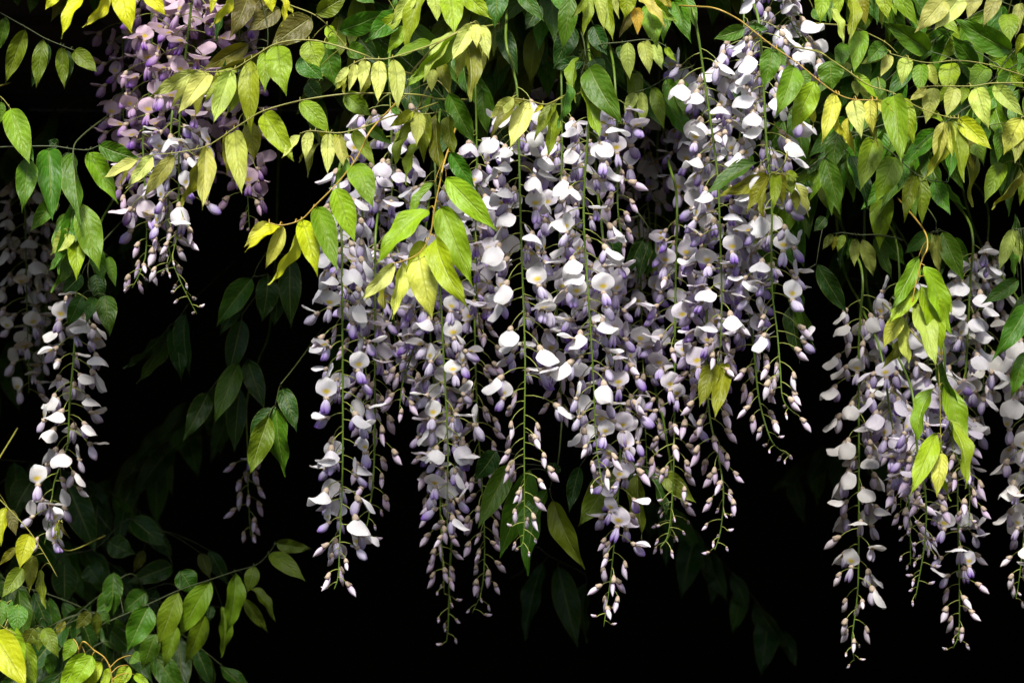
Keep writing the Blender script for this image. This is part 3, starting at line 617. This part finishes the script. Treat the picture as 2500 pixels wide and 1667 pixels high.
S('14', 'bright leaflets hanging from the top edge over the leafy bank', -0.08, [(540,-90),(800,-80),(1100,-80)],
  '582 -60 565 167 115 L;640 60 722 302 65 LP;685 -50 690 112 75 L;765 -30 755 302 95 LO;840 -60 880 182 95 O;950 -60 985 197 65 LO;982 -60 1032 142 105 L;1060 20 1088 112 34 L;1090 -60 1157 67 46 L;520 60 610 150 110 G')
S('14', 'bright leaflet on a diagonal stalk in the leafy bank', -0.06, [(780,180),(850,210),(1010,290),(1100,370)],
  '828 212 800 502 128 LG;1000 305 880 440 115 G;730 300 700 500 110 G;760 430 725 500 70 GP')
S('14', 'broad deep green leaflets lying flat in the leafy bank', -0.02, [(2020,240),(1960,300),(1880,365),(1800,470),(1750,550)],
  '1875 352 1474 122 165 G;1640 470 1465 240 135 G;1720 430 1850 385 110 GL;1310 352 984 142 145 G;1960 380 1920 440 90 G;1500 300 1640 430 130 D', 'rachis_dark')
S('14', 'bronze-gold young leaflets at the top of the leafy bank', -0.14, [(1400,-90),(1700,-70),(2000,-40)],
  '1422 -10 1213 227 150 PB;1522 -20 1348 207 145 P;1640 -50 1575 132 105 PB;1782 -50 1680 187 115 PB;1935 20 1900 262 85 PB;1852 100 1870 290 145 LG;1560 -60 1450 60 90 PB;1960 230 1900 380 60 LY')
S('14', 'level leaf stalk with light green leaflets across the leafy bank', -0.07, [(2040,540),(1960,520),(1720,445),(1500,415),(1290,430),(1050,370)],
  '1262 437 1248 642 115 LG;1312 435 1372 602 82 LP;1465 430 1432 642 155 L;1705 455 1590 612 155 LG;1160 390 1120 592 98 LP;1037 375 980 527 78 P;1000 362 843 442 72 LP;1880 510 1960 600 80 L;1130 400 1100 560 60 G')
S('14', 'second level leaf stalk with pale crinkled leaflets below it', -0.11, [(2040,575),(1960,570),(1750,570),(1600,590),(1350,590),(1250,600)],
  '1632 595 1720 892 135 PL;1487 595 1430 802 118 PO;1350 600 1288 852 112 PO;1290 605 1170 692 62 PO;1760 580 1965 802 122 LP;1440 600 1380 702 62 L;1560 600 1530 720 80 OL')
S('14', 'golden leaflets closing the leafy bank at its outer end', -0.08, [(2050,780),(1960,800),(1940,830),(1930,1130)],
  '1945 812 1820 1062 145 PY;1945 880 1898 1122 95 PO;1812 870 1780 1112 112 G;1822 1120 1690 1392 135 GL;1930 1140 1735 1432 52 O;1962 1180 1930 1412 75 L;1700 870 1680 1000 90 G')
S('24', 'row of dark glossy curled leaflets alone in the dark', 0.12, [(1080,170),(960,150),(830,150),(720,135),(658,142)],
  '655 145 583 252 62 GP;677 150 650 262 36 O;730 150 685 272 62 OG;780 165 745 332 52 G;812 175 800 367 82 GP;852 180 930 442 108 GP;932 175 1062 462 82 G;985 160 1142 352 135 G;762 180 700 392 62 D', 'rachis_dark')
S('24', 'fan of green leaflets above the low hanging lime leaf', 0.11, [(1350,40),(1358,90),(1360,130)],
  '1312 140 1140 282 115 G;1332 140 1258 312 82 GP;1352 148 1330 312 48 GP;1372 148 1378 412 85 GP;1402 130 1550 472 155 G;1480 170 1592 352 105 G;1420 250 1380 480 70 D', 'rachis_dark')
S('24', 'low hanging lime leaf with pale narrow leaflets on a curved stalk', -0.15, [(1300,230),(1260,330),(1220,490),(1190,620),(1160,695)],
  '1280 360 1460 832 155 L;1252 500 1400 982 155 L;1217 630 1356 1067 142 LP;1130 702 998 922 125 PY;1165 702 1176 1067 78 LP;1240 300 1043 682 135 GL;1212 510 1030 765 130 L;1122 850 985 1062 72 O;1400 480 1470 700 80 L', 'rachis_amber')
S('34', 'lowest hanging lime leaf before the white and violet flowers', -0.15, [(1350,-640),(1375,-560),(1385,-394),(1388,-250),(1390,-150),(1395,-20)],
  '1362 -135 1183 292 152 L;1400 -5 1365 302 118 PY;1422 -110 1466 324 82 L;1440 -230 1557 242 92 OL;1352 -455 1235 -30 110 GL;1410 -465 1560 20 140 GL;1405 -640 1530 -300 75 G', 'rachis')
S('24', 'big dark leaflets in shade beside the far white flowers', 0.04, [(2060,60),(1980,100),(1895,112)],
  '1885 115 1788 402 98 GP;1902 115 1932 352 85 GP;1852 200 1890 442 62 G;1920 460 1668 622 115 DG;1985 630 1743 1008 150 G;1965 950 1868 1272 115 G;1960 300 1900 0 90 D;2000 560 1830 770 90 D', 'rachis_dark')
S('24', 'two dark leaflets hanging beside the outswung tip', 0.08, [(360,330),(430,400),(540,350)],
  '545 350 756 692 145 D;412 500 540 935 115 DG;600 30 520 130 80 D;380 620 430 1030 90 D', 'rachis_dark')
S('23', 'fan of dark glossy leaflets in the gap between the curtains', 0.12, [(1060,80),(1090,140),(1110,185)],
  '1030 190 908 442 95 D;1082 195 1000 484 95 D;1112 205 1050 452 66 DG;1132 248 1095 432 80 GP;1150 248 1180 427 80 GP;1125 190 1312 392 145 D;1040 180 930 300 70 D;820 130 850 380 120 D', 'rachis_dark')
S('23', 'pair of olive leaflets hanging among lavender flowers', 0.0, [(1570,880),(1560,960),(1565,1020)],
  '1530 1028 1420 1332 122 O;1600 1028 1524 1412 132 O', 'rachis_dark')
S('33', 'olive leaflets spread behind the lowest budded raceme', 0.10, [(760,20),(820,60),(1040,90),(1130,95)],
  '832 115 588 502 205 OG;1002 118 1030 587 132 OG;1032 100 1196 472 72 D;1150 108 1397 337 142 OG;602 90 530 402 112 D;960 40 930 200 80 D', 'rachis_dark')
S('33', 'green leaflets below the middle of the curtain, one turned to show its face', 0.12, [(430,150),(400,230),(410,310)],
  '420 322 636 792 165 GO;382 250 243 832 150 G;262 110 54 717 195 G;120 80 -95 515 165 G;30 -20 -120 190 140 D;430 60 400 170 120 D', 'rachis_dark')
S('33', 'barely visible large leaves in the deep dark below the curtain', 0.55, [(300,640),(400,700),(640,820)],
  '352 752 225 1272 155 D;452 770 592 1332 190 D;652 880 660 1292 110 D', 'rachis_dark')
S('31', 'yellow-green leaf on a slanting stalk crossing the violet raceme tip', -0.06, [(-60,260),(0,315),(100,420),(200,530),(300,680),(392,842)],
  '200 550 134 787 138 YO;38 370 4 632 68 OY;215 690 200 952 92 O;282 790 310 1062 72 OG;105 640 -5 762 62 O;155 780 14 982 122 GO;60 380 110 560 90 B')
S('31', 'tiny curled young shoot at the violet raceme tip', -0.03, [(396,600),(395,520),(402,462),(430,470)],
  '400 470 372 565 16 O;405 465 395 590 14 OL;415 470 450 540 16 B;428 472 480 580 20 B;410 470 420 600 14 OL')
S('31', 'leaf with green leaflets hanging along a rising stalk over the low dark', 0.26, [(700,1170),(780,1130),(1010,1030),(1230,930),(1440,860),(1600,805),(1750,760),(1830,690),(1885,610)],
  '1015 1042 868 1362 170 G;1220 947 1078 1312 175 GL;1440 872 1230 1257 170 GL;1610 815 1545 1242 130 GL;1742 770 1690 952 115 GO;1840 685 2090 872 135 OG;1885 610 2140 652 90 GO;1230 800 1332 962 155 DG;1520 1045 1510 1392 92 LG;1402 1100 1264 1437 135 LG;1210 1180 1120 1467 122 GL;1062 1230 970 1482 132 G;1670 990 1832 1222 92 OG;780 812 776 1112 145 DG;1002 945 835 1092 135 DG;1440 1040 1430 1150 70 D;1720 920 1880 1150 70 GO', 'rachis_dark')
S('31', 'bright lime leaflets low in front at the foot of the vine', -0.16, [(560,1290),(640,1340),(720,1400),(760,1500),(770,1640)],
  '580 1360 405 1640 150 L;630 1380 475 1610 130 L;692 1420 525 1650 145 YL;742 1462 690 1660 65 L;880 1450 790 1600 110 L;770 1540 850 1660 100 LY;500 1265 428 1422 95 GL;920 1510 1040 1600 60 L;900 1380 960 1420 100 G', 'rachis_amber')
S('31', 'large bright leaf cut off low beside dark olive leaflets', -0.18, [(-60,1150),(30,1190),(120,1240)],
  '-50 1230 188 1610 215 YL;55 1190 175 1520 160 L;170 1285 245 1610 115 LG;122 1030 105 1230 155 G;10 1000 2 1205 95 G;80 1000 20 1100 60 G')
S('31', 'dark olive tuft of leaflets near the foot of the vine', 0.16, [(300,1130),(268,1175),(290,1180)],
  '265 1180 260 1362 78 OG;302 1190 402 1402 102 OG;232 1190 160 1332 102 OD;352 1360 345 1527 80 G;620 1080 518 1197 95 OD;660 1080 655 1252 72 OG;690 1080 752 1167 62 G;440 1140 385 1240 60 O', 'rachis_dark')
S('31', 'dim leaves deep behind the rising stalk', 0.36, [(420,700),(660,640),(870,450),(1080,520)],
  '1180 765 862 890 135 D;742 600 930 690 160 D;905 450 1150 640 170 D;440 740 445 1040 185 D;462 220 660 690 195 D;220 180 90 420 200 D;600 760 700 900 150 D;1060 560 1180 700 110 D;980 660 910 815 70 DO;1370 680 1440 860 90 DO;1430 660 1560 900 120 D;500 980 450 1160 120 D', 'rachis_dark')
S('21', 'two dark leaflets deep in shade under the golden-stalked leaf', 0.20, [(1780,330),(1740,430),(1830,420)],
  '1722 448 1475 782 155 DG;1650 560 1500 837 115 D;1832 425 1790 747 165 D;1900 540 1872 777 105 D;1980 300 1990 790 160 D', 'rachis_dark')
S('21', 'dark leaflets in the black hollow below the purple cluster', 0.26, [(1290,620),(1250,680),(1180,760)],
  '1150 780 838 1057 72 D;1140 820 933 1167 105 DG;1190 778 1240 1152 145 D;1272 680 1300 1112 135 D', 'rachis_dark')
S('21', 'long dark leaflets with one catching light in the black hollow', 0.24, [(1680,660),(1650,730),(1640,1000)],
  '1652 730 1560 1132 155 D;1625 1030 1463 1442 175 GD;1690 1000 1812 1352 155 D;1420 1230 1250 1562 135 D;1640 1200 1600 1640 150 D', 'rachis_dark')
S('21', 'pair of olive green leaflets pointing down above the tiny dim bud cluster', 0.14, [(1935,1150),(1910,1190),(1880,1320)],
  '1835 1395 1703 1797 172 GO;1890 1320 1955 1802 155 G;1870 1330 1700 1600 80 D;1930 1200 2030 1500 120 D', 'rachis_dark')

# ------------------------------------------------------------------ more leaves in the shade of the canopy
def filler(label, group, n, box, depths, tones, seed, lenpx=(110, 175), droop=(0.5, 1.0)):
    r = random.Random(seed)
    for i in range(n):
        x, y, d = r.uniform(box[0], box[2]), r.uniform(box[1], box[3]), r.uniform(*depths)
        s = r.choice((-1, 1)); ln = r.uniform(260, 420); sl = r.uniform(-0.1, 0.7)
        pts = [(x + s * ln * t, y + ln * (sl * t + 0.35 * t * t) - 40) for t in (0, 0.25, 0.5, 0.75, 1.0)]
        lv = []; m = r.randrange(9, 13)
        for q in range(m):
            t = 0.12 + 0.88 * q / (m - 1); k = min(3, int(t * 4)); f = t * 4 - k
            bx = pts[k][0] + (pts[k + 1][0] - pts[k][0]) * f; by = pts[k][1] + (pts[k + 1][1] - pts[k][1]) * f
            L = r.uniform(*lenpx) * (1.0 if t < 0.7 else 1.25 - 0.35 * t)
            ang = r.uniform(-0.25, 0.25) + s * 0.25 + (0.35 if q % 2 else -0.35)
            lv.append((bx + r.uniform(-3, 3), by + 4, bx + L * math.sin(ang), by + L * math.cos(ang), L * r.uniform(0.26, 0.40), r.choice(tones)))
        spray(label, d, pts, lv, 'rachis_dark', None, group, seed=seed * 100 + i, toward=(-0.5, 0.15))
filler('dark green compound leaf in the shade behind the bright leafy bank', 'shaded leaves of the leafy bank', 20, (1980, -60, 2620, 330), (0.05, 0.16), ('G', 'G', 'DG', 'GL'), 11)
filler('dark green compound leaf in the shade under the top fringe', 'shaded leaves under the top fringe', 20, (650, -110, 1700, 60), (0.11, 0.24), ('G', 'DG', 'D', 'GO'), 12)
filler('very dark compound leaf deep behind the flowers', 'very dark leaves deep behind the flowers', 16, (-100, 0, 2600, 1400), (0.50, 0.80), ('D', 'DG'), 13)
filler('dark compound leaf in the shade of the bushy foot of the vine', 'shade-toned leaves at the foot of the vine', 16, (-150, 1300, 420, 1640), (0.28, 0.40), ('D', 'D', 'DG'), 14)  # dark leaf colours stand in for shade where the sun still reaches
